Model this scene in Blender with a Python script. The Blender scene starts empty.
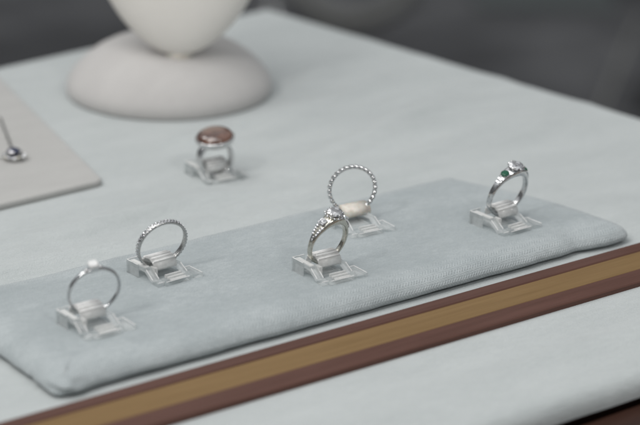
import bpy, bmesh, math, random
from mathutils import Vector, Matrix, noise
random.seed(7)
S = 0.001            # every shape below is written in millimetres
ZP = 9.0             # top of the velvet pad above the table cloth
sc = bpy.context.scene
C = sc.collection
PI = math.pi

# ------------------------------------------------------------------ helpers
def obj(name, bm, m, parent=None, smooth=True, loc=None):
    me = bpy.data.meshes.new(name)
    bmesh.ops.recalc_face_normals(bm, faces=bm.faces)
    bm.transform(Matrix.Scale(S, 4))
    bm.to_mesh(me); bm.free()
    if smooth:
        for p in me.polygons: p.use_smooth = True
    o = bpy.data.objects.new(name, me)
    for mm in (m if isinstance(m, (list, tuple)) else [m]): me.materials.append(mm)
    C.objects.link(o)
    if parent: o.parent = parent
    if loc is not None: o.location = Vector(loc) * S
    return o

def thing(name, label, cat, loc=(0, 0, 0), rot=(0, 0, 0), group=None):
    o = bpy.data.objects.new(name, None); C.objects.link(o)
    o.empty_display_size = 0.01
    o.location = Vector(loc) * S; o.rotation_euler = rot
    return tag(o, label, cat, group)

def tag(o, label, cat, group=None):
    o['label'] = label; o['category'] = cat
    if group: o['group'] = group
    return o

def bevel(bm, w, seg=2, angle=0.6):
    es = [e for e in bm.edges if len(e.link_faces) == 2 and e.calc_face_angle(0) > angle]
    bmesh.ops.bevel(bm, geom=es, offset=w, segments=seg, profile=0.5, affect='EDGES', clamp_overlap=True)

def box(bm, x0, x1, y0, y1, z0, z1):
    vs = [bm.verts.new((x, y, z)) for z in (z0, z1) for x, y in ((x0, y0), (x1, y0), (x1, y1), (x0, y1))]
    for f in ((3, 2, 1, 0), (4, 5, 6, 7), (0, 1, 5, 4), (1, 2, 6, 5), (2, 3, 7, 6), (3, 0, 4, 7)):
        bm.faces.new([vs[i] for i in f])

def extrude_profile(bm, prof, a0, a1, axis='x'):
    """closed profile of (p, z) points swept along x (p = y) or y (p = x)"""
    def P(a, p, z): return (a, p, z) if axis == 'x' else (p, a, z)
    A = [bm.verts.new(P(a0, p, z)) for p, z in prof]
    B = [bm.verts.new(P(a1, p, z)) for p, z in prof]
    n = len(prof)
    for i in range(n):
        j = (i + 1) % n
        bm.faces.new((A[i], A[j], B[j], B[i]))
    bm.faces.new(A[::-1]); bm.faces.new(B)

def tube(bm, pts, rad, seg=10, closed=False):
    rings = []; n = len(pts)
    pts = [Vector(p) for p in pts]
    prevx = None
    for i, p in enumerate(pts):
        t = (pts[(i + 1) % n] - pts[i - 1]) if closed or 0 < i < n - 1 else (pts[1] - pts[0] if i == 0 else pts[-1] - pts[-2])
        t.normalize()
        if prevx is None:
            prevx = t.orthogonal().normalized()
        x = (prevx - t * prevx.dot(t)).normalized(); prevx = x
        y = t.cross(x)
        r = rad(i / (n - 1)) if callable(rad) else rad
        rings.append([bm.verts.new(p + (x * math.cos(a) + y * math.sin(a)) * r) for a in [2 * PI * k / seg for k in range(seg)]])
    m = n if closed else n - 1
    for i in range(m):
        a, b = rings[i], rings[(i + 1) % n]
        for k in range(seg):
            bm.faces.new((a[k], a[(k + 1) % seg], b[(k + 1) % seg], b[k]))
    if not closed:
        bm.faces.new(rings[0][::-1]); bm.faces.new(rings[-1])

def lathe(bm, prof, seg=64, M=None, sx=1, sy=1):
    """profile of (r, z) about z"""
    rings = []
    for r, z in prof:
        if r < 1e-6: rings.append([bm.verts.new((0, 0, z))])
        else: rings.append([bm.verts.new((r * sx * math.cos(2 * PI * k / seg), r * sy * math.sin(2 * PI * k / seg), z)) for k in range(seg)])
    for a, b in zip(rings, rings[1:]):
        if len(a) == 1 and len(b) == 1: continue
        for k in range(seg):
            k2 = (k + 1) % seg
            if len(a) == 1: bm.faces.new((a[0], b[k], b[k2]))
            elif len(b) == 1: bm.faces.new((a[k], a[k2], b[0]))
            else: bm.faces.new((a[k], a[k2], b[k2], b[k]))
    if M is not None:
        bmesh.ops.transform(bm, matrix=M, verts=[v for r in rings for v in r])

# ------------------------------------------------------------------ materials
def mat(name):
    m = bpy.data.materials.new(name); m.use_nodes = True
    nt = m.node_tree; b = nt.nodes['Principled BSDF']
    return m, nt, b
def N(nt, t, **kw):
    n = nt.nodes.new(t)
    for k, v in kw.items():
        if k in n.inputs: n.inputs[k].default_value = v
        else: setattr(n, k, v)
    return n
def ramp(nt, fac, stops):
    r = nt.nodes.new('ShaderNodeValToRGB')
    while len(r.color_ramp.elements) < len(stops): r.color_ramp.elements.new(0.5)
    for e, (p, c) in zip(r.color_ramp.elements, stops):
        e.position = p; e.color = (*c, 1)
    nt.links.new(fac, r.inputs[0]); return r
def math_n(nt, op, a, b=None):
    n = nt.nodes.new('ShaderNodeMath'); n.operation = op
    for i, v in enumerate((a, b)):
        if v is None: continue
        if hasattr(v, 'links') or hasattr(v, 'is_output'): nt.links.new(v, n.inputs[i])
        else: n.inputs[i].default_value = v
    return n.outputs[0]

def fabric(name, c0, c1, fine=1400, bump=0.5, sheen=0.3, wrink=18, patchy=0.5):
    m, nt, b = mat(name)
    tc = N(nt, 'ShaderNodeTexCoord')
    n1 = N(nt, 'ShaderNodeTexNoise', Scale=fine, Detail=4.0, Roughness=0.6)
    n2 = N(nt, 'ShaderNodeTexNoise', Scale=wrink, Detail=5.0, Roughness=0.6)
    n3 = N(nt, 'ShaderNodeTexNoise', Scale=160.0, Detail=4.0, Roughness=0.65)
    mp = N(nt, 'ShaderNodeMapping'); mp.inputs['Scale'].default_value = (1, 3.2, 1); mp.inputs['Rotation'].default_value = (0, 0, 0.05)
    nt.links.new(tc.outputs['Object'], mp.inputs[0])
    nt.links.new(tc.outputs['Object'], n1.inputs['Vector'])
    nt.links.new(mp.outputs[0], n2.inputs['Vector']); nt.links.new(mp.outputs[0], n3.inputs['Vector'])
    s = math_n(nt, 'ADD', math_n(nt, 'MULTIPLY', n1.outputs[0], 0.35), math_n(nt, 'MULTIPLY', n2.outputs[0], patchy))
    s = math_n(nt, 'ADD', s, math_n(nt, 'MULTIPLY', n3.outputs[0], 0.65 - patchy + 0.0 if patchy < 0.6 else 0.1))
    r = ramp(nt, s, [(0.30, c0), (0.70, c1)])
    nt.links.new(r.outputs[0], b.inputs['Base Color'])
    b.inputs['Roughness'].default_value = 0.92
    b.inputs['Specular IOR Level'].default_value = 0.15
    b.inputs['Sheen Weight'].default_value = sheen; b.inputs['Sheen Roughness'].default_value = 0.5
    bp = N(nt, 'ShaderNodeBump', Strength=bump, Distance=0.0004)
    nt.links.new(math_n(nt, 'ADD', n1.outputs[0], n3.outputs[0]), bp.inputs['Height'])
    nt.links.new(bp.outputs[0], b.inputs['Normal'])
    return m

def pad_fabric():
    m, nt, b = mat('pad_velvet')
    tc = N(nt, 'ShaderNodeTexCoord'); L = nt.links.new
    uv = N(nt, 'ShaderNodeUVMap', uv_map='weave'); sp = N(nt, 'ShaderNodeSeparateXYZ'); L(uv.outputs[0], sp.inputs[0])
    u, v = sp.outputs[0], sp.outputs[1]
    warp = N(nt, 'ShaderNodeTexNoise', Scale=220.0, Detail=2.0); L(tc.outputs['Object'], warp.inputs['Vector'])
    wv = math_n(nt, 'MULTIPLY', warp.outputs[0], 4.0)
    # herringbone knit: diagonals that flip direction row by row
    row = math_n(nt, 'PINGPONG', math_n(nt, 'MULTIPLY', v, 1.0), 1.9)
    d = math_n(nt, 'ADD', math_n(nt, 'MULTIPLY', u, 2 * PI / 1.45), math_n(nt, 'MULTIPLY', row, 3.6))
    d = math_n(nt, 'ADD', d, wv)
    w1 = math_n(nt, 'SINE', d)
    w2 = math_n(nt, 'SINE', math_n(nt, 'ADD', math_n(nt, 'MULTIPLY', v, 2 * PI / 1.15), wv))
    knit = math_n(nt, 'ADD', math_n(nt, 'MULTIPLY', w1, 0.35), math_n(nt, 'MULTIPLY', w2, 0.15))
    fine = N(nt, 'ShaderNodeTexNoise', Scale=1300.0, Detail=4.0, Roughness=0.65); L(tc.outputs['Object'], fine.inputs['Vector'])
    big = N(nt, 'ShaderNodeTexNoise', Scale=26.0, Detail=6.0, Roughness=0.6)
    mp = N(nt, 'ShaderNodeMapping'); mp.inputs['Scale'].default_value = (1, 2.0, 1); mp.inputs['Rotation'].default_value = (0, 0, 0.35)
    L(tc.outputs['Object'], mp.inputs[0]); L(mp.outputs[0], big.inputs['Vector'])
    mid = N(nt, 'ShaderNodeTexNoise', Scale=260.0, Detail=5.0, Roughness=0.7); L(mp.outputs[0], mid.inputs['Vector'])
    # knit mask: strong on the wrapped sides, faint on the brushed top
    att = N(nt, 'ShaderNodeAttribute', attribute_name='knit_mask')
    k = math_n(nt, 'MULTIPLY', knit, att.outputs['Fac'])
    s = math_n(nt, 'ADD', math_n(nt, 'MULTIPLY', fine.outputs[0], 0.32), math_n(nt, 'MULTIPLY', big.outputs[0], 0.38))
    s = math_n(nt, 'ADD', s, math_n(nt, 'MULTIPLY', mid.outputs[0], 0.30))
    s = math_n(nt, 'ADD', s, math_n(nt, 'MULTIPLY', k, 0.12))
    s = math_n(nt, 'ADD', s, math_n(nt, 'MULTIPLY', att.outputs['Fac'], 0.07))
    r = ramp(nt, s, [(0.34, (0.305, 0.342, 0.352)), (0.52, (0.378, 0.416, 0.426)), (0.72, (0.505, 0.542, 0.550))])
    L(r.outputs[0], b.inputs['Base Color'])
    b.inputs['Roughness'].default_value = 0.95
    b.inputs['Specular IOR Level'].default_value = 0.1
    b.inputs['Sheen Weight'].default_value = 0.35; b.inputs['Sheen Roughness'].default_value = 0.45
    bp = N(nt, 'ShaderNodeBump', Strength=0.6, Distance=0.0004)
    h = math_n(nt, 'ADD', math_n(nt, 'ADD', fine.outputs[0], math_n(nt, 'MULTIPLY', mid.outputs[0], 0.8)), math_n(nt, 'MULTIPLY', k, 0.85))
    L(h, bp.inputs['Height']); L(bp.outputs[0], b.inputs['Normal'])
    return m

def metal(name, col, rough=0.16, noise_amt=0.1, scale=900, bump=0.0):
    m, nt, b = mat(name); L = nt.links.new
    b.inputs['Metallic'].default_value = 1
    tc = N(nt, 'ShaderNodeTexCoord')
    n = N(nt, 'ShaderNodeTexNoise', Scale=float(scale), Detail=3.0); L(tc.outputs['Object'], n.inputs['Vector'])
    dk = tuple(c * 0.72 for c in col)
    r = ramp(nt, n.outputs[0], [(0.3, dk), (0.65, col)]); L(r.outputs[0], b.inputs['Base Color'])
    r2 = math_n(nt, 'ADD', math_n(nt, 'MULTIPLY', n.outputs[0], noise_amt * 2), rough - noise_amt)
    L(r2, b.inputs['Roughness'])
    if bump:
        bp = N(nt, 'ShaderNodeBump', Strength=bump, Distance=0.0002); L(n.outputs[0], bp.inputs['Height']); L(bp.outputs[0], b.inputs['Normal'])
    return m

def glass(name, col, rough, ior, trans=1.0, mix_white=0.0):
    m, nt, b = mat(name); L = nt.links.new
    b.inputs['Transmission Weight'].default_value = trans
    b.inputs['IOR'].default_value = ior
    tc = N(nt, 'ShaderNodeTexCoord'); n = N(nt, 'ShaderNodeTexNoise', Scale=500.0, Detail=3.0); L(tc.outputs['Object'], n.inputs['Vector'])
    r = ramp(nt, n.outputs[0], [(0.3, tuple(c * 0.93 for c in col)), (0.7, col)]); L(r.outputs[0], b.inputs['Base Color'])
    L(math_n(nt, 'ADD', math_n(nt, 'MULTIPLY', n.outputs[0], 0.08), rough), b.inputs['Roughness'])
    return m

def wood(name, c0, c1, rough=0.35, scale=(3, 60, 60)):
    m, nt, b = mat(name); L = nt.links.new
    tc = N(nt, 'ShaderNodeTexCoord'); mp = N(nt, 'ShaderNodeMapping'); mp.inputs['Scale'].default_value = scale
    n = N(nt, 'ShaderNodeTexNoise', Scale=6.0, Detail=7.0, Roughness=0.65); L(tc.outputs['Object'], mp.inputs[0]); L(mp.outputs[0], n.inputs['Vector'])
    r = ramp(nt, n.outputs[0], [(0.3, c0), (0.7, c1)]); L(r.outputs[0], b.inputs['Base Color'])
    b.inputs['Roughness'].default_value = rough
    bp = N(nt, 'ShaderNodeBump', Strength=0.15, Distance=0.0003); L(n.outputs[0], bp.inputs['Height']); L(bp.outputs[0], b.inputs['Normal'])
    return m

M_cloth = fabric('table_cloth_felt', (0.41, 0.442, 0.442), (0.57, 0.60, 0.597), patchy=0.40, wrink=14, bump=1.0)
M_pad = pad_fabric()
M_white = fabric('white_leatherette', (0.42, 0.415, 0.402), (0.50, 0.495, 0.48), fine=900, bump=0.25, sheen=0.05)
M_bust = fabric('cream_leatherette', (0.77, 0.74, 0.695), (0.84, 0.81, 0.765), fine=900, bump=0.2, sheen=0.05)
M_base = fabric('ivory_velvet', (0.48, 0.465, 0.455), (0.58, 0.565, 0.55), fine=900, bump=0.3, sheen=0.2)
M_silver = metal('polished_silver', (0.80, 0.80, 0.80), 0.16, 0.06)
M_platinum = metal('platinum', (0.62, 0.63, 0.64), 0.18, 0.1, 1500)
M_warm = metal('white_gold', (0.70, 0.675, 0.60), 0.2, 0.08, 1200)
M_oxid = metal('milgrain_silver', (0.58, 0.58, 0.57), 0.26, 0.1, 2500, bump=0.5)
M_diamond = glass('diamond', (0.97, 0.98, 1.0), 0.0, 2.0)
M_spark = metal('facet_reflection', (0.95, 0.95, 0.96), 0.08, 0.02, 300)
def facet_sparkle(m, scale, amt, dark=0.15):
    nt = m.node_tree; b = nt.nodes['Principled BSDF']; L = nt.links.new
    tc = N(nt, 'ShaderNodeTexCoord'); v = N(nt, 'ShaderNodeTexVoronoi', Scale=float(scale)); L(tc.outputs['Object'], v.inputs['Vector'])
    sub = nt.nodes.new('ShaderNodeVectorMath'); sub.operation = 'SUBTRACT'; L(v.outputs['Color'], sub.inputs[0]); sub.inputs[1].default_value = (.5, .5, .5)
    sc_ = nt.nodes.new('ShaderNodeVectorMath'); sc_.operation = 'SCALE'; L(sub.outputs[0], sc_.inputs[0]); sc_.inputs['Scale'].default_value = amt
    g = nt.nodes.new('ShaderNodeNewGeometry'); ad = nt.nodes.new('ShaderNodeVectorMath'); ad.operation = 'ADD'; L(g.outputs['Normal'], ad.inputs[0]); L(sc_.outputs[0], ad.inputs[1])
    no = nt.nodes.new('ShaderNodeVectorMath'); no.operation = 'NORMALIZE'; L(ad.outputs[0], no.inputs[0]); L(no.outputs[0], b.inputs['Normal'])
    sx = N(nt, 'ShaderNodeSeparateXYZ'); L(v.outputs['Color'], sx.inputs[0])
    r = ramp(nt, sx.outputs[0], [(0.25, (dark, dark, dark * 1.05)), (0.55, (.85, .86, .88)), (1, (1, 1, 1))]); L(r.outputs[0], b.inputs['Base Color'])  # light and dark cells put gem sparkle into the base colour
facet_sparkle(M_diamond, 2600, 0.8, .28)
facet_sparkle(M_spark, 2000, 0.45, 0.6)
M_diamond.node_tree.nodes['Principled BSDF'].inputs['Metallic'].default_value = 0.45
M_diamond.node_tree.nodes['Principled BSDF'].inputs['Transmission Weight'].default_value = 0.3
M_emerald = glass('emerald', (0.012, 0.13, 0.07), 0.02, 1.57, 0.3)
M_sapph = glass('dark_sapphire', (0.03, 0.04, 0.10), 0.05, 1.7, 0.3)
def carnelian_mat():
    m, nt, b = mat('brown_jasper'); L = nt.links.new
    tc = N(nt, 'ShaderNodeTexCoord'); n = N(nt, 'ShaderNodeTexNoise', Scale=130.0, Detail=3.0, Roughness=0.5); L(tc.outputs['Object'], n.inputs['Vector'])
    r = ramp(nt, n.outputs[0], [(0.3, (0.05, 0.018, 0.010)), (0.5, (0.12, 0.048, 0.026)), (0.7, (0.22, 0.10, 0.062))]); L(r.outputs[0], b.inputs['Base Color'])
    b.inputs['Roughness'].default_value = 0.1; b.inputs['Specular IOR Level'].default_value = 1.0; b.inputs['Coat Weight'].default_value = 1.0
    return m
M_brown = carnelian_mat()
def plastic(name, lo, hi, col=(0.85, 0.86, 0.86)):
    m, nt, b = mat(name); L = nt.links.new
    b.inputs['Roughness'].default_value = 0.12; b.inputs['IOR'].default_value = 1.49
    tr = N(nt, 'ShaderNodeBsdfTransparent'); tr.inputs[0].default_value = (0.95, 0.96, 0.96, 1)
    lw = N(nt, 'ShaderNodeLayerWeight', Blend=0.35); tc = N(nt, 'ShaderNodeTexCoord')
    n = N(nt, 'ShaderNodeTexNoise', Scale=420.0, Detail=4.0); L(tc.outputs['Object'], n.inputs['Vector'])
    r = ramp(nt, n.outputs[0], [(0.3, tuple(c * .88 for c in col)), (0.7, col)]); L(r.outputs[0], b.inputs['Base Color'])
    f = math_n(nt, 'ADD', math_n(nt, 'MULTIPLY', lw.outputs['Fresnel'], hi), math_n(nt, 'ADD', math_n(nt, 'MULTIPLY', n.outputs[0], .12), lo - .06))
    mx = N(nt, 'ShaderNodeMixShader'); L(f, mx.inputs[0]); L(tr.outputs[0], mx.inputs[1]); L(b.outputs[0], mx.inputs[2])
    L(mx.outputs[0], nt.nodes['Material Output'].inputs[0]); return m
M_acryl = plastic('clear_acrylic', 0.085, 0.45, (.95, .96, .96))
M_milky = plastic('milky_acrylic', 0.50, 0.25, (0.96, 0.955, 0.94))
M_frost = plastic('frosted_acrylic', 0.85, 0.2, (0.98, 0.975, 0.965))
def cream_mat():
    m, nt, b = mat('cream_plastic'); L = nt.links.new
    tc = N(nt, 'ShaderNodeTexCoord'); n = N(nt, 'ShaderNodeTexNoise', Scale=300.0, Detail=3.0); L(tc.outputs['Object'], n.inputs['Vector'])
    r = ramp(nt, n.outputs[0], [(0.35, (0.62, 0.57, 0.50)), (0.65, (0.78, 0.74, 0.67))]); L(r.outputs[0], b.inputs['Base Color'])
    b.inputs['Roughness'].default_value = 0.3; b.inputs['Subsurface Weight'].default_value = 0.3; b.inputs['Subsurface Scale'].default_value = 0.002
    return m
M_cream = cream_mat()
M_wood = wood('reddish_brown_wood', (0.035, 0.017, 0.013), (0.085, 0.040, 0.028))
M_trim = wood('maroon_lacquer', (0.082, 0.037, 0.027), (0.118, 0.056, 0.043), 0.45)
M_gold = wood('satin_brass_inlay', (0.215, 0.132, 0.055), (0.27, 0.172, 0.076), 0.5)
for mm in (M_trim, M_gold): mm.node_tree.nodes['Principled BSDF'].inputs['Specular IOR Level'].default_value = 0.25
M_gold.node_tree.nodes['Principled BSDF'].inputs['Metallic'].default_value = 0.25
def floor_tone():
    m, nt, b = mat('dark_floor'); L = nt.links.new
    tc = N(nt, 'ShaderNodeTexCoord')
    n = N(nt, 'ShaderNodeTexNoise', Scale=1.6, Detail=4.0); L(tc.outputs['Object'], n.inputs['Vector'])
    n2 = N(nt, 'ShaderNodeTexNoise', Scale=7.0, Detail=6.0, Roughness=0.7); L(tc.outputs['Object'], n2.inputs['Vector'])
    s = math_n(nt, 'ADD', math_n(nt, 'MULTIPLY', n.outputs[0], 0.65), math_n(nt, 'MULTIPLY', n2.outputs[0], 0.35))
    r = ramp(nt, s, [(0.36, (0.036, 0.036, 0.038)), (0.5, (0.064, 0.064, 0.067)), (0.62, (0.13, 0.13, 0.133))]); L(r.outputs[0], b.inputs['Base Color'])
    b.inputs['Roughness'].default_value = 0.7; b.inputs['Specular IOR Level'].default_value = 0.3
    return m
M_floor = floor_tone()
M_tube = fabric('pale_streak', (0.20, 0.20, 0.19), (0.27, 0.27, 0.255), sheen=0)
M_patch = fabric('grey_green_patch', (0.095, 0.106, 0.105), (0.12, 0.132, 0.13), sheen=0)
M_dark = fabric('dark_band_tone', (0.03, 0.03, 0.032), (0.05, 0.05, 0.052), sheen=0)

# ------------------------------------------------------------------ setting: floor far below the table
bm = bmesh.new()
box(bm, -9000, 15000, -9000, 15000, -10, 0)
fl = obj('floor', bm, M_floor, None, False, (0, 0, -700)); fl['kind'] = 'structure'

# ------------------------------------------------------------------ table and its cloth
Q = [(-420, -107), (447, -96), (391, 419), (-420, 332)]   # front-left, front-right, back-right, back-left of the covered top
def ridge(x, y, x0, y0, ang, w, l, h):
    ca, sa = math.cos(ang), math.sin(ang)
    a = (x - x0) * ca + (y - y0) * sa; b_ = -(x - x0) * sa + (y - y0) * ca
    return 2.5 * h * math.exp(-(b_ / w) ** 2) * math.exp(-(a / l) ** 2)
RID = [(395, 225, 0.0, 7, 70, 1.3), (375, 200, 0.05, 6, 60, 1.0), (340, 180, -0.03, 6, 60, 0.9), (405, 165, 0.1, 7, 50, 1.0), (110, 153, -0.05, 6, 80, 0.9), (330, 200, 0.35, 9, 110, 1.8), (300, 240, 0.40, 8, 120, 1.3), (380, 150, 0.30, 9, 70, 1.6), (300, 150, 0.25, 7, 90, 1.1), (120, 150, 0.15, 9, 120, 1.2),
       (215, 235, 0.12, 7, 90, 1.2), (250, 130, 0.1, 6, 80, 0.9), (350, 300, 0.6, 10, 100, 1.4), (60, 125, 0.1, 7, 90, 1.0), (180, -75, 0.06, 8, 90, 0.7), (260, -85, -0.1, 9, 80, 0.8), (90, 300, 0.2, 9, 90, 1.3)]
def cloth_h(x, y):
    h = 0.8 * noise.noise(Vector((x * 0.008, y * 0.014, 3.1))) + 0.35 * noise.noise(Vector((x * 0.03, y * 0.05, 7.7)))
    h += sum(ridge(x, y, *r) for r in RID)
    # lies flat under the pad, the trim and the white board
    dx = max(-8 - x, 0, x - 300); dy = max(-44 - y, 0, y - 108)
    f = min(1, math.hypot(dx, dy) / 18)
    g = min(1, math.hypot(max(0, x - 190), max(195 - y, 0, y - 400)) / 18)
    g2 = min(1, max(0, math.hypot(x - 253, y - 315) - 60) / 15)
    g3 = min(1, max(0, math.hypot(x - 190, y - 182) - 18) / 12)
    ed = min(1, max(0.12, (447 - (y + 90) * .106 - x) / 60)) * min(1, max(.12, (332 + (x + 420) * .107 - y) / 60))
    return h * f * g * g2 * g3 * ed - 0.5 + 0.5 * f
def cloth_mesh():
    bm = bmesh.new(); nu, nv = 260, 170
    R = 7.0
    ext = [(math.sin(a) * R, -(1 - math.cos(a)) * R) for a in [PI / 2 * i / 5 for i in range(1, 6)]] + [(R, -R - 2)]
    grid = []
    def pt(u, v):
        ax = Q[0][0] + (Q[1][0] - Q[0][0]) * u; ay = Q[0][1] + (Q[1][1] - Q[0][1]) * u
        bx = Q[3][0] + (Q[2][0] - Q[3][0]) * u; by = Q[3][1] + (Q[2][1] - Q[3][1]) * u
        return ax + (bx - ax) * v, ay + (by - ay) * v
    us = [('i', i / nu) for i in range(nu + 1)]; vs = [('i', j / nv) for j in range(nv + 1)]
    U = [(0, -e[0], e[1]) for e in ext[::-1]] + [(u, 0, 0) for _, u in us] + [(1, e[0], e[1]) for e in ext]
    V = [(0, -e[0], e[1]) for e in ext[::-1]] + [(v, 0, 0) for _, v in vs] + [(1, e[0], e[1]) for e in ext]
    for v, oy, zy in V:
        row = []
        for u, ox, zx in U:
            x, y = pt(u, v)
            row.append(bm.verts.new((x + ox, y + oy, cloth_h(x, y) + min(zx, zy))))
        grid.append(row)
    for j in range(len(V) - 1):
        for i in range(len(U) - 1):
            bm.faces.new((grid[j][i], grid[j][i + 1], grid[j + 1][i + 1], grid[j + 1][i]))
    return bm
cl = obj('tablecloth', cloth_mesh(), M_cloth)
tag(cl, 'pale blue grey felt cloth covering the whole display table', 'tablecloth')

tb = thing('display_table', 'reddish brown wooden table front showing below the cloth at the lower right', 'table', (0, 0, -700))
bm = bmesh.new()
vs0 = [bm.verts.new((x, y, 672)) for x, y in [(-418, -101), (445, -88), (389, 417), (-418, 330)]]
vs1 = [bm.verts.new((x, y, 698.5)) for x, y in [(-418, -101), (445, -88), (389, 417), (-418, 330)]]
bm.faces.new(vs0[::-1]); bm.faces.new(vs1)
for i in range(4): bm.faces.new((vs0[i], vs0[(i + 1) % 4], vs1[(i + 1) % 4], vs1[i]))
obj('tabletop', bm, M_wood, tb, False)
bm = bmesh.new()      # moulded rail that runs along the front, below the cloth edge
prof = [(-103, 640), (-103, 684), (-108, 688), (-125, 688), (-140, 686), (-148, 678), (-150, 660), (-146, 640)]
extrude_profile(bm, prof, -418, 470, 'x'); bevel(bm, 1.2, 2)
fr = obj('front_rail', bm, M_wood, tb, True); fr.rotation_euler = (0, 0, 0.015); fr.location.y = -0.002
for lx, ly in ((-390, -90), (415, -85), (360, 380), (-390, 300)):
    bm = bmesh.new(); box(bm, lx - 22, lx + 22, ly - 22, ly + 22, 0, 671.5); bevel(bm, 3)
    obj('leg', bm, M_wood, tb, False)

# ------------------------------------------------------------------ lacquered trim strip with a brass inlay
st = thing('trim_strip', 'long maroon lacquered strip with a gold band, lying in front of the blue pad', 'trim', (0, 0, 0.0))
def strip_part(name, y0, y1, z1, m, zb=-0.45):
    bm = bmesh.new()
    prof = [(y0, zb), (y1, zb), (y1, z1 - 0.5), (y1 - 0.5, z1), (y0 + 0.5, z1), (y0, z1 - 0.5)]
    extrude_profile(bm, prof, -400, 425, 'x')
    return obj(name, bm, m, st, False)
strip_part('wood_edge', -12.8, -5.4, 1.9, M_trim)
strip_part('gold_band', -28.4, -12.82, 1.6, M_gold)
strip_part('wood_edge', -39.3, -28.42, 1.9, M_trim)

# ------------------------------------------------------------------ velvet pad
def rrect(x0, x1, y0, y1, r, n=520):
    """points and arclength around a rounded rectangle, starting front-left, counterclockwise"""
    segs = []
    W, D = x1 - x0 - 2 * r, y1 - y0 - 2 * r
    arcs = PI / 2 * r
    tot = 2 * W + 2 * D + 4 * arcs
    pts = []
    for i in range(n):
        s = tot * i / n; t = s
        for seg in range(4):
            ln = W if seg % 2 == 0 else D
            if t < ln:
                if seg == 0: p = (x0 + r + t, y0)
                elif seg == 1: p = (x1, y0 + r + t)
                elif seg == 2: p = (x1 - r - t, y1)
                else: p = (x0, y1 - r - t)
                break
            t -= ln
            if t < arcs:
                a = t / r - PI / 2 + seg * PI / 2
                cx = (x1 - r) if seg in (0, 1) else x0 + r
                cy = (y0 + r) if seg in (0, 3) else y1 - r
                p = (cx + r * math.cos(a), cy + r * math.sin(a)); break
            t -= arcs
        pts.append((p[0], p[1], s))
    return pts
def pad_mesh():
    bm = bmesh.new()
    uvl = bm.loops.layers.uv.new('weave'); ml = bm.verts.layers.float.new('knit_mask')
    X0, X1, Y0, Y1, R = 1.5, 293.5, 2.0, 102.5, 6.0
    n = 560
    base = rrect(X0, X1, Y0, Y1, R, n)
    cx0, cx1, cy = 52, 243, 52
    def inset(x, y, d):      # move towards the medial box
        # nearest point of inner rectangle shrunk by big amount
        tx = min(max(x, X0 + 50), X1 - 50); ty = cy
        vx, vy = tx - x, ty - y; L = math.hypot(vx, vy)
        # keep distance mostly normal to the side near the edge
        nx = (1 if x < X0 + R else -1 if x > X1 - R else 0); ny = (1 if y < Y0 + R else -1 if y > Y1 - R else 0)
        if d <= 14:
            l = math.hypot(nx, ny) or 1
            return x + nx * d / (l if l > 1 else 1), y + ny * d / (l if l > 1 else 1)
        return None
    prof = [(4.0, 0.0), (1.6, 0.5), (0.3, 1.5), (0.0, 2.6), (0.4, 3.8), (1.2, 5.0), (2.4, 6.1), (4.0, 7.1), (6.0, 7.95), (8.2, 8.55), (10.8, 8.9), (13.5, 9.0)]
    # finer steps
    fine = []
    for (a, b) in zip(prof, prof[1:]):
        for k in range(2): fine.append((a[0] + (b[0] - a[0]) * k / 2, a[1] + (b[1] - a[1]) * k / 2))
    fine.append(prof[-1])
    rings = []; dist = 0; last = None
    def wob(x, y, z):
        k = 0.6 * noise.noise(Vector((x * 0.05, y * 0.05, z * 0.1))) + 0.25 * noise.noise(Vector((x * 0.2, y * 0.2, z * 0.3)))
        # folded bulge of fabric at the front right corner, and the tuck before it
        if y < 20:
            k += 2.2 * math.exp(-((x - 281) / 11) ** 2) * (1 if z < 7 else .4)
            k -= 1.3 * math.exp(-((x - 262) / 5) ** 2)
            k += 1.3 * math.exp(-((x - 4) / 9) ** 2)
            c2 = math.exp(-((x - 3) ** 2 + (y - 3) ** 2) / 70)
            k += c2 * (0.8 * math.sin(z * 1.3 + x * .5) + 0.9 * noise.noise(Vector((x * .25, y * .25, z * .4))))
        return k
    info = []
    for d, z in fine:
        ring = []
        if last is not None: dist += math.hypot(d - last[0], z - last[1])
        last = (d, z)
        for x, y, s in base:
            # outward normal of base outline
            ccx = min(max(x, X0 + R), X1 - R); ccy = min(max(y, Y0 + R), Y1 - R)
            nx, ny = x - ccx, y - ccy; L = math.hypot(nx, ny) or 1; nx /= L; ny /= L
            w = wob(x, y, z)
            w *= max(0, 1 - d / 13)
            if d <= R: px, py = x - nx * d, y - ny * d
            else: px, py = min(max(x, X0 + d), X1 - d), min(max(y, Y0 + d), Y1 - d)
            px += nx * w; py += ny * w
            dz = 0.45 * noise.noise(Vector((x * 0.03, y * 0.03, 5))) * (z / 9)
            if y < 30 and x > 250: dz -= 0.8 * math.exp(-((x - 264) / 6) ** 2) * (z / 9)
            if z < 4 and y < 20: dz += 0.5 * max(0, noise.noise(Vector((x * 0.04, 0, 9)))) * (1 - z / 4) + 0.25
            ring.append(bm.verts.new((px, py, max(0.02, z + dz))))
        rings.append(ring); info.append(dist)
    for ring, dd in zip(rings, info):
        for v in ring: v[ml] = max(0.10, min(1.0, (24.0 - dd) / 9.0))
    for j in range(len(rings) - 1):
        a, b = rings[j], rings[j + 1]
        for i in range(n):
            i2 = (i + 1) % n
            f = bm.faces.new((a[i], a[i2], b[i2], b[i]))
            s0 = base[i][2]; s1 = base[i2][2] if i2 else base[i][2] + (base[1][2] - base[0][2])
            for lp, (uu, vv) in zip(f.loops, ((s0, info[j]), (s1, info[j]), (s1, info[j + 1]), (s0, info[j + 1]))):
                lp[uvl].uv = (uu, vv)
    # top: keep shrinking towards the middle line
    prev = rings[-1]
    edge = [(v.co.x, v.co.y, v.co.z) for v in prev]
    steps = 22; dd = info[-1]
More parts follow.
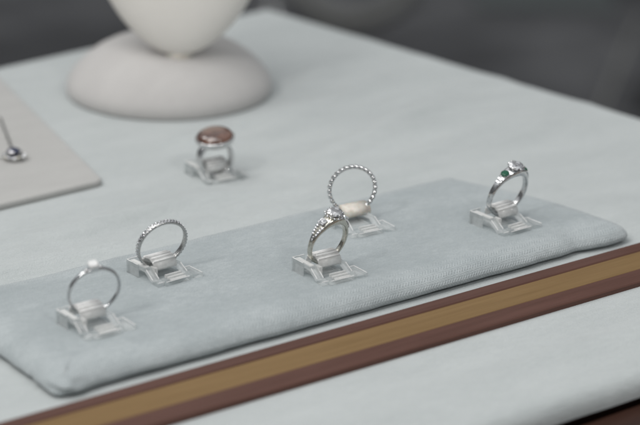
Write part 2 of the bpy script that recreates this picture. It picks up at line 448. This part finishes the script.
    for k in range(1, steps + 1):
        t = k / steps; cur = []
        for (x, y, z) in edge:
            tx = min(max(x, 60), 235)
            qx = x + (tx - x) * t; qy = y + (cy - y) * t
            h = 0.45 * noise.noise(Vector((qx * 0.012, qy * 0.02, 1.3))) + 0.2 * noise.noise(Vector((qx * 0.045, qy * 0.06, 4.3)))
            dist = min(qx - 15, 280 - qx, qy - 15.5, 89 - qy)
            e = max(0, min(1, dist / 20)); e = e * e * (3 - 2 * e)
            g = 0.45 * noise.noise(Vector((qx * 0.03, qy * 0.03, 5)))
            cur.append(bm.verts.new((qx, qy, 9.0 + g * (1 - .5 * e) + h * .5 * e)))
        for v in cur: v[ml] = 0.10
        for i in range(n):
            i2 = (i + 1) % n
            f = bm.faces.new((prev[i], prev[i2], cur[i2], cur[i]))
            for lp in f.loops: lp[uvl].uv = (lp.vert.co.x * 1.0, lp.vert.co.y * 1.0)
        prev = cur
    bm.faces.new(rings[0][::-1])
    for v in bm.verts:      # the pad narrows towards its back right corner
        t = max(0, (v.co.y - 12) / 90)
        v.co.x -= 24 * t ** 1.7 * min(1, max(0, (v.co.x - 150) / 142)) ** 1.3
    bmesh.ops.remove_doubles(bm, verts=bm.verts[:], dist=0.02)
    bmesh.ops.dissolve_degenerate(bm, edges=bm.edges[:], dist=0.01)
    return bm
pd = obj('display_pad', pad_mesh(), M_pad)
tag(pd, 'long pale blue velvet pad with knitted sides carrying five rings', 'display pad')

# ------------------------------------------------------------------ ring clips
def clip_base_bm(back=True):
    bm = bmesh.new()
    # raised platform and ramp (section in y, z) in two cheeks that leave a groove in the middle
    def cheek(x0, x1, h=5.4):
        prof = [(-11, 0), (-11, 1.5), (-7.2, 1.9), (-2.6, h - .2), (-1.8, h), (9.6, h), (10.4, h - 1), (10.4, 0), (8.9, 0), (8.9, h - 2.0), (8.2, h - 1.5), (-1.5, h - 1.5), (-6.2, 0.7), (-7, 0)]
        b2 = bmesh.new(); extrude_profile(b2, prof, x0, x1, 'x'); bevel(b2, .22, 1, .35)
        me = bpy.data.meshes.new('t'); b2.to_mesh(me); b2.free(); bm.from_mesh(me); bpy.data.meshes.remove(me)
    cheek(-9.4, -6.2)
    cheek(5.9, 8.2, 4.6)
    for (x0, x1, y0, y1, z1) in ((-9.9, -9.35, 2.5, 10.3, 5.9), (-9.9, -3.5, 10.3, 10.9, 5.9)):
        b2 = bmesh.new(); box(b2, x0, x1, y0, y1, 0, z1); bevel(b2, .12, 1)
        me = bpy.data.meshes.new('t'); b2.to_mesh(me); b2.free(); bm.from_mesh(me); bpy.data.meshes.remove(me)
    # low plate with a window between the two cheeks
    b2 = bmesh.new()
    box(b2, -6.15, 5.85, -12.2, -7.6, 0.05, 1.9)
    bevel(b2, .25, 2)
    me = bpy.data.meshes.new('t'); b2.to_mesh(me); b2.free(); bm.from_mesh(me); bpy.data.meshes.remove(me)
    b2 = bmesh.new()
    box(b2, -6.15, 5.85, -2.2, 8.0, 0.05, 1.4)
    bevel(b2, .25, 2)
    me = bpy.data.meshes.new('t'); b2.to_mesh(me); b2.free(); bm.from_mesh(me); bpy.data.meshes.remove(me)
    return bm
def steps_bm():
    bm = bmesh.new()
    for k in range(3):
        b2 = bmesh.new()
        y = -11.9 + k * 1.75
        box(b2, -3.6, 4.2, y, y + 1.0, 1.95, 2.3 + 0.45 * k); bevel(b2, .2, 2)
        me = bpy.data.meshes.new('t'); b2.to_mesh(me); b2.free(); bm.from_mesh(me); bpy.data.meshes.remove(me)
    return bm
def wing_bm():
    bm = bmesh.new(); box(bm, 8.25, 12.6, -12.0, -2.4, 0.0, 1.7)
    bevel(bm, .3, 2); return bm
def edge_glints_bm():
    bm = bmesh.new()      # white rods painting the bright light along the sheet's edges
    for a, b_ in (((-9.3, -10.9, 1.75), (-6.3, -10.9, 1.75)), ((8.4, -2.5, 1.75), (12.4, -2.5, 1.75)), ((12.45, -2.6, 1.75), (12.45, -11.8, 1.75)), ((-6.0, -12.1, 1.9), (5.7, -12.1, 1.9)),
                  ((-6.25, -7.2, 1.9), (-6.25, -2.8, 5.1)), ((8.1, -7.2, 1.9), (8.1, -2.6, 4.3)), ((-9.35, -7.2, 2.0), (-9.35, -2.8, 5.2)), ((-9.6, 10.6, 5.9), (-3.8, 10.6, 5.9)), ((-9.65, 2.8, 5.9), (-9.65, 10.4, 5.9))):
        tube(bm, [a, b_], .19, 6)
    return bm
def collar_bm(rib=True, wide=5.6, top=8.6):
    """C shaped collar that wraps over the ring's lower band; its axis runs across the clip"""
    bm = bmesh.new(); rb = bmesh.new()
    r1 = 3.9; th = 0.8; cz = top - r1
    A = [math.radians(a) for a in range(-25, 206, 11)]
    outer = [(math.cos(a) * (r1 + .9), cz + math.sin(a) * r1) for a in A]
    inner = [(math.cos(a) * (r1 + .9 - th), cz + math.sin(a) * (r1 - th)) for a in reversed(A)]
    extrude_profile(bm, outer + inner, -wide, wide, 'x')
    if rib:
        for k in range(7):
            a = math.radians(4 + k * 22)
            y = math.cos(a) * (r1 + .95); z = cz + math.sin(a) * (r1 + .05)
            tube(rb, [(-wide + .3, y, z), (wide - .3, y, z)], .46, 8)
        return bm, rb
    return bm
def cream_bm():
    bm = bmesh.new()
    prof = []
    for i in range(24):
        a = 2 * PI * i / 24
        prof.append((math.cos(a) * 4.6, 5.2 + math.sin(a) * 3.0))
    extrude_profile(bm, prof, -6.2, 6.4, 'x'); bevel(bm, 1.2, 4, 1.0)
    return bm
def flange_bm():
    bm = bmesh.new()   # white rim along the top of the left cheek, and the lip on the platform front
    b2 = bmesh.new(); box(b2, -9.0, -7.0, -1.7, 9.2, 5.45, 5.9); bevel(b2, .2, 2)
    me = bpy.data.meshes.new('t'); b2.to_mesh(me); b2.free(); bm.from_mesh(me); bpy.data.meshes.remove(me)
    b2 = bmesh.new(); box(b2, -6.4, -5.0, -4.6, -1.2, 1.9, 5.6); bevel(b2, .3, 2)
    me = bpy.data.meshes.new('t'); b2.to_mesh(me); b2.free(); bm.from_mesh(me); bpy.data.meshes.remove(me)
    return bm

def make_clip(label, loc, rz, kind='ribbed', ring_y=1.0, ring_x=0.0, ramp_rz=0):
    t = thing('ring_clip', label, 'ring clip', loc, (0, 0, rz), 'clear plastic ring clips')
    obj('base', clip_base_bm(), M_acryl, t, False)
    if kind == 'cream':
        o = obj('collar', cream_bm(), M_cream, t); o['label'] = 'smooth cream coloured collar'
        o.location = Vector((ring_x, ring_y, 0)) * S
    else:
        cb, rb = collar_bm()
        o = obj('collar', cb, M_milky, t); o.location = Vector((ring_x, ring_y, 0)) * S
        obj('ribs', rb, M_frost, o)
        obj('rim', flange_bm(), M_milky, t, False)
    obj('steps', steps_bm(), M_milky, t, False)
    obj('foot', wing_bm(), M_acryl, t, False)
    obj('edge_glints', edge_glints_bm(), M_frost, t, False)
    return t

# ------------------------------------------------------------------ gems
def gem_mesh(name, n=8, crown=.35, pav=.75, table=.55, sx=1., sy=1.):
    """unit radius brilliant, girdle at z = 0, table up"""
    bm = bmesh.new()
    pts = []
    for r, z, off in ((table, crown, .5), (.82, crown * .6, 0), (1, .02, .5), (1, -.05, .5), (.6, -pav * .42, 0), (.0, -pav, 0)):
        for k in range(n if r > 0 else 1):
            pts.append(bm.verts.new((r * sx * math.cos(2 * PI * (k + off) / n), r * sy * math.sin(2 * PI * (k + off) / n), z)))
    bmesh.ops.convex_hull(bm, input=pts)
    bmesh.ops.recalc_face_normals(bm, faces=bm.faces)
    me = bpy.data.meshes.new(name); bm.transform(Matrix.Scale(S, 4)); bm.to_mesh(me); bm.free()
    return me
GEM = {}
def gem(name, r, M, m, parent, n=8, **kw):
    """M: local matrix in mm (translation) with z = table direction"""
    key = (n, m.name, tuple(sorted(kw.items())))
    if key not in GEM:
        me = gem_mesh('stone', n, **kw); me.materials.append(m); GEM[key] = me
    o = bpy.data.objects.new(name, GEM[key]); C.objects.link(o); o.parent = parent
    L = M.copy(); L.translation = L.translation * S
    o.matrix_local = L @ Matrix.Scale(r, 4)
    return o
def radial(theta, R, y=0.0, spin=0.0, tilt=0.0):
    """frame on the band: ring lies in the local xz plane about the origin; theta from +x, z axis points outwards"""
    out = Vector((math.cos(theta), 0, math.sin(theta)))
    M = Matrix.Translation(out * R + Vector((0, y, 0))) @ Matrix.Rotation(PI / 2 - theta, 4, 'Y') @ Matrix.Rotation(tilt, 4, 'X') @ Matrix.Rotation(spin, 4, 'Z')
    return M
def band_bm(Rm, w, th, seg=128, dome=0.35, shape=None):
    """ring band in xz plane; w(theta) width along y, th(theta) radial thickness"""
    bm = bmesh.new(); rings = []
    K = 12
    for i in range(seg):
        a = 2 * PI * i / seg
        W = w(a) if callable(w) else w; T = th(a) if callable(th) else th
        off = shape(a) if shape else 0
        ring = []
        for k in range(K):
            b = 2 * PI * (k + .5) / K
            cs, sn = math.cos(b), math.sin(b)
            e = 0.55
            yy = W / 2 * math.copysign(abs(cs) ** e, cs); rr = Rm + off + T / 2 * math.copysign(abs(sn) ** e, sn)
            ring.append(bm.verts.new((rr * math.cos(a), yy, rr * math.sin(a))))
        rings.append(ring)
    for i in range(seg):
        a, b = rings[i], rings[(i + 1) % seg]
        for k in range(K): bm.faces.new((a[k], a[(k + 1) % K], b[(k + 1) % K], b[k]))
    return bm
def prongs_bm(r, z0, z1, n, tr=.28, ph=0.4, flare=1.0):
    bm = bmesh.new()
    for k in range(n):
        a = 2 * PI * (k + ph) / n
        x, y = math.cos(a), math.sin(a)
        tube(bm, [(x * r * .45, y * r * .45, z0), (x * r * .85, y * r * .85, z0 + (z1 - z0) * .55), (x * r * flare, y * r * flare, z1), (x * r * .85, y * r * .85, z1 + .25)], tr, 6)
    return bm
def apply_M(o, M):
    L = M.copy(); L.translation = L.translation * S; o.matrix_local = L

def make_ring(name, label, loc, phi, lean=0, roll=0, group='rings standing in clips'):
    """origin at ring bottom; phi: direction of the band's horizontal axis. children live in a frame centred on the ring"""
    return thing(name, label, 'ring', loc, (lean, 0, phi), group)

# view facing angle
F = math.radians(-36.87)
ZB = ZP + 1.5 + 3.3       # bottom of a ring resting in its clip
def ring_root(name, label, cxyz, R, phi, lean=0.0, spin=0.0):
    """cxyz: ring centre in mm. the root Empty sits at the bottom of the band"""
    rt = Matrix.Translation(Vector(cxyz)) @ Matrix.Rotation(phi, 4, 'Z') @ Matrix.Rotation(lean, 4, 'X') 
    M = rt @ Matrix.Translation(Vector((0, 0, -R)))
    o = thing(name, label, 'ring', (0, 0, 0))
    M.translation = M.translation * S
    o.matrix_world = M
    # helper matrix offset for children: everything is placed relative to the centre, R above the root
    return o, Matrix.Translation(Vector((0, 0, R))) @ Matrix.Rotation(spin, 4, 'Y')
def put(o, M): apply_M(o, M @ Matrix.Identity(4)); return o

# --- ring 1: slim band with one small square stone (far left)
R1 = 11.0
r1, T = ring_root('solitaire_ring', 'thin silver band with one small white stone, leftmost on the blue pad', (39.0, 38.4, ZP + 14.0), R1, F + math.radians(27), math.radians(15), math.radians(-6))
top = PI / 2
def w1(a): d = abs(((a - top + PI) % (2 * PI)) - PI); return 1.5 + 0.9 * math.exp(-(d / .35) ** 2)
put(obj('band', band_bm(R1 - .55, w1, 1.1), M_platinum, r1), T)
bm = bmesh.new(); box(bm, -1.7, 1.7, -1.7, 1.7, -1.6, .8); bevel(bm, .3, 2)
for sx in (-1, 1):
    for sy in (-1, 1): tube(bm, [(sx * 1.3, sy * 1.3, -.8), (sx * 1.55, sy * 1.55, .8), (sx * 1.4, sy * 1.4, 1.25)], .33, 8)
put(obj('bezel', bm, M_silver, r1, False), T @ radial(top, R1 + .6))
gem('stone', 2.5, T @ radial(top, R1 + 1.5) @ Matrix.Rotation(0, 4, 'Z'), M_frost, r1, 4, crown=.45, table=.8)
for s in (-1, 1):
    put(obj('shoulder', (lambda b: (lathe(b, [(0, -.8), (.8, -.5), (.95, .3), (.5, .8), (0, .9)], 12), b)[1])(bmesh.new()), M_silver, r1), T @ radial(top + s * .27, R1 - .1))

# --- ring 2: pave band
R2 = 11.4
r2, T = ring_root('pave_band', 'thin band set all over with tiny stones, second from the left on the blue pad', (87.4, 65.2, ZP + 14.6), R2, F + math.radians(32), math.radians(17))
put(obj('band', band_bm(R2 - .65, 2.3, 1.2), M_oxid, r2), T)
nst = 44
for i in range(nst):
    a = 2 * PI * i / nst
    for y in (-.58, .58):
        gem('stone', .5, T @ radial(a + (.07 if y > 0 else 0), R2 - .02, y, 0.3), M_spark, r2, 6)
# --- ring 3: ornate engagement ring in front
R3 = 10.4
r3, T = ring_root('engagement_ring', 'ornate white gold ring with a round diamond and baguettes, front middle of the pad', (146.2, 30.2, ZP + 13.6), R3, F + math.radians(43), math.radians(15), math.radians(2))
def w3(a): d = abs(((a - top + PI) % (2 * PI)) - PI); return 2.1 + 3.6 * math.exp(-(d / .95) ** 2)
def t3(a): d = abs(((a - top + PI) % (2 * PI)) - PI); return 1.4 + 2.6 * math.exp(-(d / .62) ** 2)
put(obj('band', band_bm(R3 - .65, w3, t3, shape=lambda a: 1.35 * math.exp(-((abs(((a - top + PI) % (2 * PI)) - PI)) / .6) ** 2)), M_warm, r3), T)
bm = bmesh.new(); lathe(bm, [(0, -2.2), (1.8, -2.0), (3.0, -.4), (3.5, .5), (3.3, .9), (2.8, .6), (0, .2)], 24)
put(obj('head', bm, M_warm, r3), T @ radial(top, R3 + 2.2))
put(obj('prongs', prongs_bm(3.4, -1.6, .75, 6, .42), M_silver, r3), T @ radial(top, R3 + 3.4))
gem('diamond', 3.7, T @ radial(top, R3 + 3.8), M_diamond, r3, 10)
for k in range(14):
    a = 2 * PI * k / 14
    gem('halo_stone', .55, T @ radial(top, R3 + 2.8) @ Matrix.Translation((3.75 * math.cos(a), 3.75 * math.sin(a), 0)) @ Matrix.Rotation(.5, 4, 'X'), M_spark, r3, 6)
for s in (-1, 1):
    bm = bmesh.new(); b2 = bmesh.new()
    box(bm, -1.5, 1.5, -1.5, 1.5, -.6, .75); bevel(bm, .35, 1)
    o = obj('baguette', bm, M_diamond if s > 0 else M_spark, r3, False); put(o, T @ radial(top + s * .50, R3 + 1.9))
    for j in range(6):
        for y in (-1, 1) if j < 4 else (0,):
            gem('shoulder_stone', .72 - .04 * j, T @ radial(top + s * (.68 + .115 * j), R3 + 1.0 - .17 * j, y * (1.45 - .17 * j)), M_spark, r3, 6)
# --- ring 4: twisted eternity band
R4 = 11.2
r4, T = ring_root('eternity_band', 'scalloped eternity band of marquise links, standing behind the front middle ring', (191.8, 73.2, ZP + 15.0), R4, F + math.radians(14), 0)
put(obj('band', band_bm(R4 - 1.35, 1.3, .7), M_platinum, r4), T)
nl = 28
bm = bmesh.new(); lathe(bm, [(0, -1.0), (.6, -.85), (1.0, -.3), (1.1, .1), (1.0, .55), (.6, .85), (0, .75)], 16, None, .85, 1.5)
first = None
for i in range(nl):
    a = 2 * PI * i / nl + .05
    if first is None:
        first = obj('link', bm, M_silver, r4); o = first
    else:
        o = first.copy(); C.objects.link(o); o.parent = r4
    put(o, T @ radial(a, R4 - .85, 0, .75))
    g = gem('stone', .62, T @ radial(a, R4 - .15, 0, .75), M_diamond, r4, 8, sx=.8, sy=1.4)
# --- ring 5: diamond flanked by emeralds (right)
R5 = 11.3
r5, T = ring_root('three_stone_ring', 'tapered silver ring with a round diamond and green side stone, rightmost on the pad', (247.4, 33.5, ZP + 13.5), R5, F + math.radians(41), math.radians(18), math.radians(1))
def w5(a): d = abs(((a - top + PI) % (2 * PI)) - PI); return 2.7 + 3.0 * math.exp(-(d / .7) ** 2)
def t5(a): d = abs(((a - top + PI) % (2 * PI)) - PI); return 1.35 + 2.6 * math.exp(-(d / .62) ** 2)
put(obj('band', band_bm(R5 - .6, w5, t5, shape=lambda a: 1.3 * math.exp(-((abs(((a - top + PI) % (2 * PI)) - PI)) / .6) ** 2)), M_silver, r5), T)
bm = bmesh.new(); lathe(bm, [(0, -2.2), (1.4, -1.9), (2.5, -.3), (3.0, .3), (2.7, .45), (0, .1)], 24)
put(obj('head', bm, M_platinum, r5), T @ radial(top, R5 + 2.3))
put(obj('prongs', prongs_bm(3.6, -1.4, .9, 6, .45), M_silver, r5), T @ radial(top, R5 + 2.5))
gem('diamond', 3.8, T @ radial(top, R5 + 3.1), M_diamond, r5, 10)
for s in (-1, 1):
    put(obj('side_setting', (lambda b: (lathe(b, [(0, -1.4), (1.4, -1.2), (1.9, 0), (2.0, .5), (1.6, .7), (0, .2)], 20), b)[1])(bmesh.new()), M_silver, r5), T @ radial(top + s * .47, R5 + 1.35))
    o = gem('emerald', 1.9, T @ radial(top + s * .47, R5 + 1.9), M_emerald, r5, 8)
    for j in range(3):
        bm = bmesh.new(); ww = 1.15 - .18 * j
        box(bm, -.45, .45, -ww, ww, -.3, .4); bevel(bm, .15, 1)
        put(obj('shoulder_step', bm, M_platinum, r5, False), T @ radial(top + s * (.72 + .12 * j), R5 + 1.0 - .28 * j))

# --- ring 6: big brown oval stone, standing on the cloth behind
R6 = 8.9
r6, T = ring_root('cocktail_ring', 'silver double band ring with a large oval brown stone, standing alone behind the pad', (190.0, 178.0, 9.6), R6, F + math.radians(22), 0, 0)
for y in (-1.7, 1.7):
    put(obj('band', band_bm(R6 - .8, 2.5, 1.7, shape=lambda a: 0), M_silver, r6), T @ Matrix.Translation((0, y, 0)))
bm = bmesh.new(); lathe(bm, [(0, -1.5), (6.0, -1.3), (7.9, -.2), (8.5, 1.2), (8.6, 2.1), (8.1, 2.4), (7.6, 2.0), (0, 1.6)], 48, None, 1, 1.0)
put(obj('bezel', bm, M_silver, r6), T @ radial(top, R6 - .4) @ Matrix.Rotation(.10, 4, 'X') @ Matrix.Rotation(-.12, 4, 'Y') @ Matrix.Scale(1.1, 4))
bm = bmesh.new(); lathe(bm, [(8.0, 1.7), (7.9, 3.0), (7.1, 4.0), (5.4, 4.9), (2.7, 5.4), (0, 5.5)], 48, None, 1, 1.0)
put(obj('stone', bm, M_brown, r6), T @ radial(top, R6 - .4) @ Matrix.Rotation(.10, 4, 'X') @ Matrix.Rotation(-.12, 4, 'Y') @ Matrix.Scale(1.1, 4))

# --- clips
make_clip('clear clip holding the solitaire, leftmost on the blue pad', (36.6, 36.5, ZP), 0, ring_y=3.5)
make_clip('clear clip holding the pave band, second from the left on the pad', (88.2, 67.2, ZP), math.radians(3), ring_y=1.5)
make_clip('clear clip holding the ornate engagement ring at the front middle', (144.7, 29.2, ZP), math.radians(-2), ring_y=3, ring_x=1)
make_clip('clear clip with smooth cream collar holding the eternity band', (188.6, 66.0, ZP), math.radians(-4), 'cream', 7.5, 3.5)
make_clip('clear clip holding the green and white stone ring, rightmost on the pad', (243.0, 31.0, ZP), math.radians(2), ring_y=4, ring_x=3)
make_clip('clear clip holding the brown stone ring on the cloth behind', (190.5, 180.5, 0), math.radians(-4), ring_y=0)

# ------------------------------------------------------------------ white board with pendant (left)
wb = bmesh.new()
Pc = [(139.5, 197.5), (184, 385), (20, 395), (-40, 190)]
def board():
    bm = bmesh.new()
    A = [bm.verts.new((x, y, 0)) for x, y in Pc]; B = [bm.verts.new((x, y, 3.4)) for x, y in Pc]
    bm.faces.new(A[::-1]); bm.faces.new(B)
    for i in range(4): bm.faces.new((A[i], A[(i + 1) % 4], B[(i + 1) % 4], B[i]))
    ve = [e for e in bm.edges if abs(e.verts[0].co.z - e.verts[1].co.z) > 1]
    bmesh.ops.bevel(bm, geom=ve, offset=4, segments=6, profile=.5, affect='EDGES')
    te = [e for e in bm.edges if e.verts[0].co.z > 3 and e.verts[1].co.z > 3]
    bmesh.ops.bevel(bm, geom=te, offset=1.3, segments=4, profile=.5, affect='EDGES')
    return bm
wbo = obj('necklace_board', board(), M_white)
tag(wbo, 'flat ivory leatherette board under a pendant, cut by the left edge', 'display board')
nk = thing('pendant_necklace', 'fine chain with a dark blue stone pendant lying on the ivory board', 'necklace', (119.5, 246.5, 3.4))
bm = bmesh.new()
a0 = Vector((1.5, 2.5, .8)); a1 = Vector((26, 62, .5)); a2 = Vector((-60, 110, .5))
pts = [a0.lerp(a1, t / 40) + Vector((.35 * math.sin(t * .9), 0, 0)) for t in range(41)]
tube(bm, pts, .55, 6)
pts = [Vector((-1.5, 2.5, .8)).lerp(Vector((-45, 40, .5)), t / 30) for t in range(31)]
tube(bm, pts, .45, 6)
obj('chain', bm, M_oxid, nk)
bm = bmesh.new(); lathe(bm, [(0, 0), (4.2, 0), (4.6, .8), (4.0, 1.8), (2.8, 2.2), (0, 2.0)], 24)
obj('setting', bm, M_oxid, nk)
gem('blue_stone', 3.5, Matrix.Translation((0.4, 1.6, 3.9)), M_sapph, nk, 8)
for k in range(12):
    a = 2 * PI * k / 12
    gem('accent_stone', 1.5, Matrix.Translation((4.8 * math.cos(a), 4.8 * math.sin(a), 2.0 + .5 * (k % 2))) @ Matrix.Rotation(random.uniform(-.6, .6), 4, 'X'), M_spark if k % 3 else M_warm, nk, 6)

# ------------------------------------------------------------------ necklace bust
nb = thing('necklace_bust', 'ivory necklace bust with a rounded chest on a wide round base', 'display bust', (249, 309.5, 0))
bm = bmesh.new()
lathe(bm, [(0, 0), (53.5, 0), (54.8, 1.5), (55.2, 5), (54.0, 8.5), (50.5, 13.5), (45.5, 18.5), (39.5, 23), (33, 26.4), (24, 28.8), (12, 30), (0, 30.2)], 96)
obj('base', bm, M_base, nb)
def bust_bm():
    bm = bmesh.new(); seg = 64; rings = []
    # z, half width, depth half, lean offset in y (front of the chest faces the camera)
    prof = []
    for i in range(0, 40):
        t = i / 39
        z = 118 * t
        if t < .62:
            k = t / .62; w = 48 * (1 - (1 - k) ** 2.0) ** .60; d = 20 * math.sqrt(max(0, 1 - (1 - k) ** 2.2))
        else:
            k = (t - .62) / .38; w = 48 - 24 * (k * k * (3 - 2 * k)); d = 20 + 0 * k
        prof.append((z, max(w, 0.01), max(d, 0.01)))
    for z, w, d in prof:
        ring = []
        for k in range(seg):
            a = 2 * PI * k / seg
            ring.append(bm.verts.new((w * math.cos(a), d * math.sin(a) + (z - 10) * .22, z)))
        rings.append(ring)
    for a, b in zip(rings, rings[1:]):
        for k in range(seg): bm.faces.new((a[k], a[(k + 1) % seg], b[(k + 1) % seg], b[k]))
    bm.faces.new(rings[0][::-1]); bm.faces.new(rings[-1])
    return bm
b = obj('bust', bust_bm(), M_bust, nb)
b.location = Vector((-9, -24, 27.2)) * S; b.rotation_euler = (0, 0, F)
bm = bmesh.new(); lathe(bm, [(0, -2), (7, -2), (7, 2.4), (5, 4), (0, 4.5)], 24)
o = obj('peg', bm, M_cream, nb); o.location = Vector((-9, -24, 27.0)) * S

# ------------------------------------------------------------------ made-up floor shapes standing for blurred reflections far behind
def floor_tube(name, pts, r, m, label, cat):
    bm = bmesh.new()
    P = [Vector(p) for p in pts]; out = []
    for i in range(len(P) - 1):
        p0 = P[max(i - 1, 0)]; p1 = P[i]; p2 = P[i + 1]; p3 = P[min(i + 2, len(P) - 1)]
        for k in range(8):
            t = k / 8
            out.append(0.5 * ((2 * p1) + (p2 - p0) * t + (2 * p0 - 5 * p1 + 4 * p2 - p3) * t * t + (-p0 + 3 * p1 - 3 * p2 + p3) * t ** 3))
    out.append(P[-1]); o0 = out[0].copy()
    tube(bm, [p - o0 + Vector((0, 0, r)) for p in out], r, 12)
    o = obj(name, bm, m, None, True, (o0.x, o0.y, -700)); return tag(o, label, cat)
floor_tube('reflection_arc', [(2030, 2640, 0), (2010, 2576, 0), (1972, 2472, 0), (1977, 2410, 0), (2023, 2395, 0), (2105, 2434, 0), (2213, 2521, 0), (2290, 2640, 0)], 15, M_tube, 'pale curved tube standing for a blurred reflection behind the table', 'reflection_arc')  # made-up tube; its pale curve stands for a blurred reflection
bm = bmesh.new(); box(bm, -130, 130, -60, 420, 0, 6); bevel(bm, 4)
o = obj('floor_tone', bm, M_patch, None, False, (2400, 2340, -700)); o.rotation_euler = (0, 0, F); tag(o, 'dull grey green patch standing for a blurred reflection at the top right', 'reflection patch')  # added slab; its tone stands for a lighter blurred reflection
floor_tube('reflection_line', [(1900, 1680, 0), (1978, 1748, 0), (2123, 1868, 0), (2293, 2011, 0), (2460, 2144, 0)], 5, M_tube, 'straight grey tube standing for a blurred streak beyond the right table edge', 'reflection_line')  # made-up tube for a pale diagonal streak in the blur

bm = bmesh.new(); box(bm, -60, 900, -190, -25, 0, 14); bevel(bm, 4)
o = obj('dark_band_slab', bm, M_dark, None, False, (2075, 1800, -700)); o.rotation_euler = (0, 0, math.radians(39.5)); tag(o, 'near black slab standing for a dark blurred band at the far right, beside the grey streak', 'dark_band')  # added slab that only darkens the blurred background on the right
bm = bmesh.new(); lathe(bm, [(0, 0), (14, 0), (14, 3), (6, 6), (6, 70), (8, 74), (8, 84), (5, 88), (0, 88)], 24)
tag(obj('glint_stub', bm, M_silver, None, True, (1896, 2523, -700)), 'short bright metal stub standing for a white glint behind the far table corner', 'background_glint')  # made-up metal stub in place of a small white glint

# ------------------------------------------------------------------ camera
cam = bpy.data.cameras.new('camera'); co = bpy.data.objects.new('camera', cam); C.objects.link(co); sc.camera = co
r = Vector((0.80259349, -0.59640614, 0.01197525)); u = Vector((0.19497998, 0.28125432, 0.93961631)); fw = Vector((0.56376103, 0.751795, -0.34202014))
m = Matrix((( r.x, u.x, -fw.x, 0), (r.y, u.y, -fw.y, 0), (r.z, u.z, -fw.z, 0), (0, 0, 0, 1)))
m.translation = Vector((-366.35, -647.72, 335.65 + ZP)) * S
co.matrix_world = m
cam.sensor_width = 36; cam.lens = 2200 / 640 * 36
cam.clip_start = 0.02; cam.clip_end = 60
cam.dof.use_dof = True; cam.dof.focus_distance = 0.925; cam.dof.aperture_fstop = 7.4

# ------------------------------------------------------------------ light: soft shop daylight and small added sparkle lights
w = bpy.data.worlds.new('World'); sc.world = w; w.use_nodes = True
nt = w.node_tree; bg = nt.nodes['Background']
tc = N(nt, 'ShaderNodeTexCoord'); sp = N(nt, 'ShaderNodeSeparateXYZ'); nt.links.new(tc.outputs['Generated'], sp.inputs[0])
nz = N(nt, 'ShaderNodeTexNoise', Scale=2.2, Detail=2.0); nt.links.new(tc.outputs['Generated'], nz.inputs['Vector'])
zz = math_n(nt, 'ADD', sp.outputs[2], math_n(nt, 'MULTIPLY', math_n(nt, 'SUBTRACT', nz.outputs[0], .5), 0.9))
rr = ramp(nt, zz, [(0.0, (0.06, 0.062, 0.066)), (0.25, (0.16, 0.165, 0.17)), (0.5, (0.55, 0.57, 0.59)), (0.85, (0.85, 0.88, 0.91))])
nt.links.new(rr.outputs[0], bg.inputs[0]); bg.inputs[1].default_value = 0.68
def area(name, loc, target, size, power, col):
    l = bpy.data.lights.new(name, 'AREA'); l.shape = 'RECTANGLE'; l.size = size[0]; l.size_y = size[1]; l.energy = power; l.color = col
    o = bpy.data.objects.new(name, l); C.objects.link(o); o.location = loc
    o.rotation_euler = (Vector(target) - Vector(loc)).to_track_quat('-Z', 'Y').to_euler(); return o
area('window_light', (-1.0, -0.05, 2.6), (0.15, 0.1, 0), (2.2, 1.8), 36, (1.0, 0.985, 0.96))
area('back_sparkle_light', (-0.5, 1.2, 1.5), (0.2, 0.1, 0), (0.35, 0.35), 3.4, (1.0, 0.98, 0.95))  # added light from behind for highlights on metal and stones
area('sparkle_light', (-1.0, -0.25, 1.0), (0.15, 0.05, 0), (0.16, 0.16), 4.0, (1.0, 0.98, 0.95))  # added small light for glints on the stones, from the left
area('sparkle_light', (0.1, -1.0, 0.9), (0.15, 0.05, 0), (0.12, 0.12), 2.2, (1.0, 0.98, 0.95))  # added small light for facet sparkle from the camera side

sc.render.engine = 'CYCLES'
sc.view_settings.view_transform = 'Standard'; sc.view_settings.look = 'None'; sc.view_settings.exposure = 0
sc.cycles.max_bounces = 12; sc.cycles.transmission_bounces = 12; sc.cycles.caustics_refractive = True
sc.render.resolution_x = 1024; sc.render.resolution_y = 680
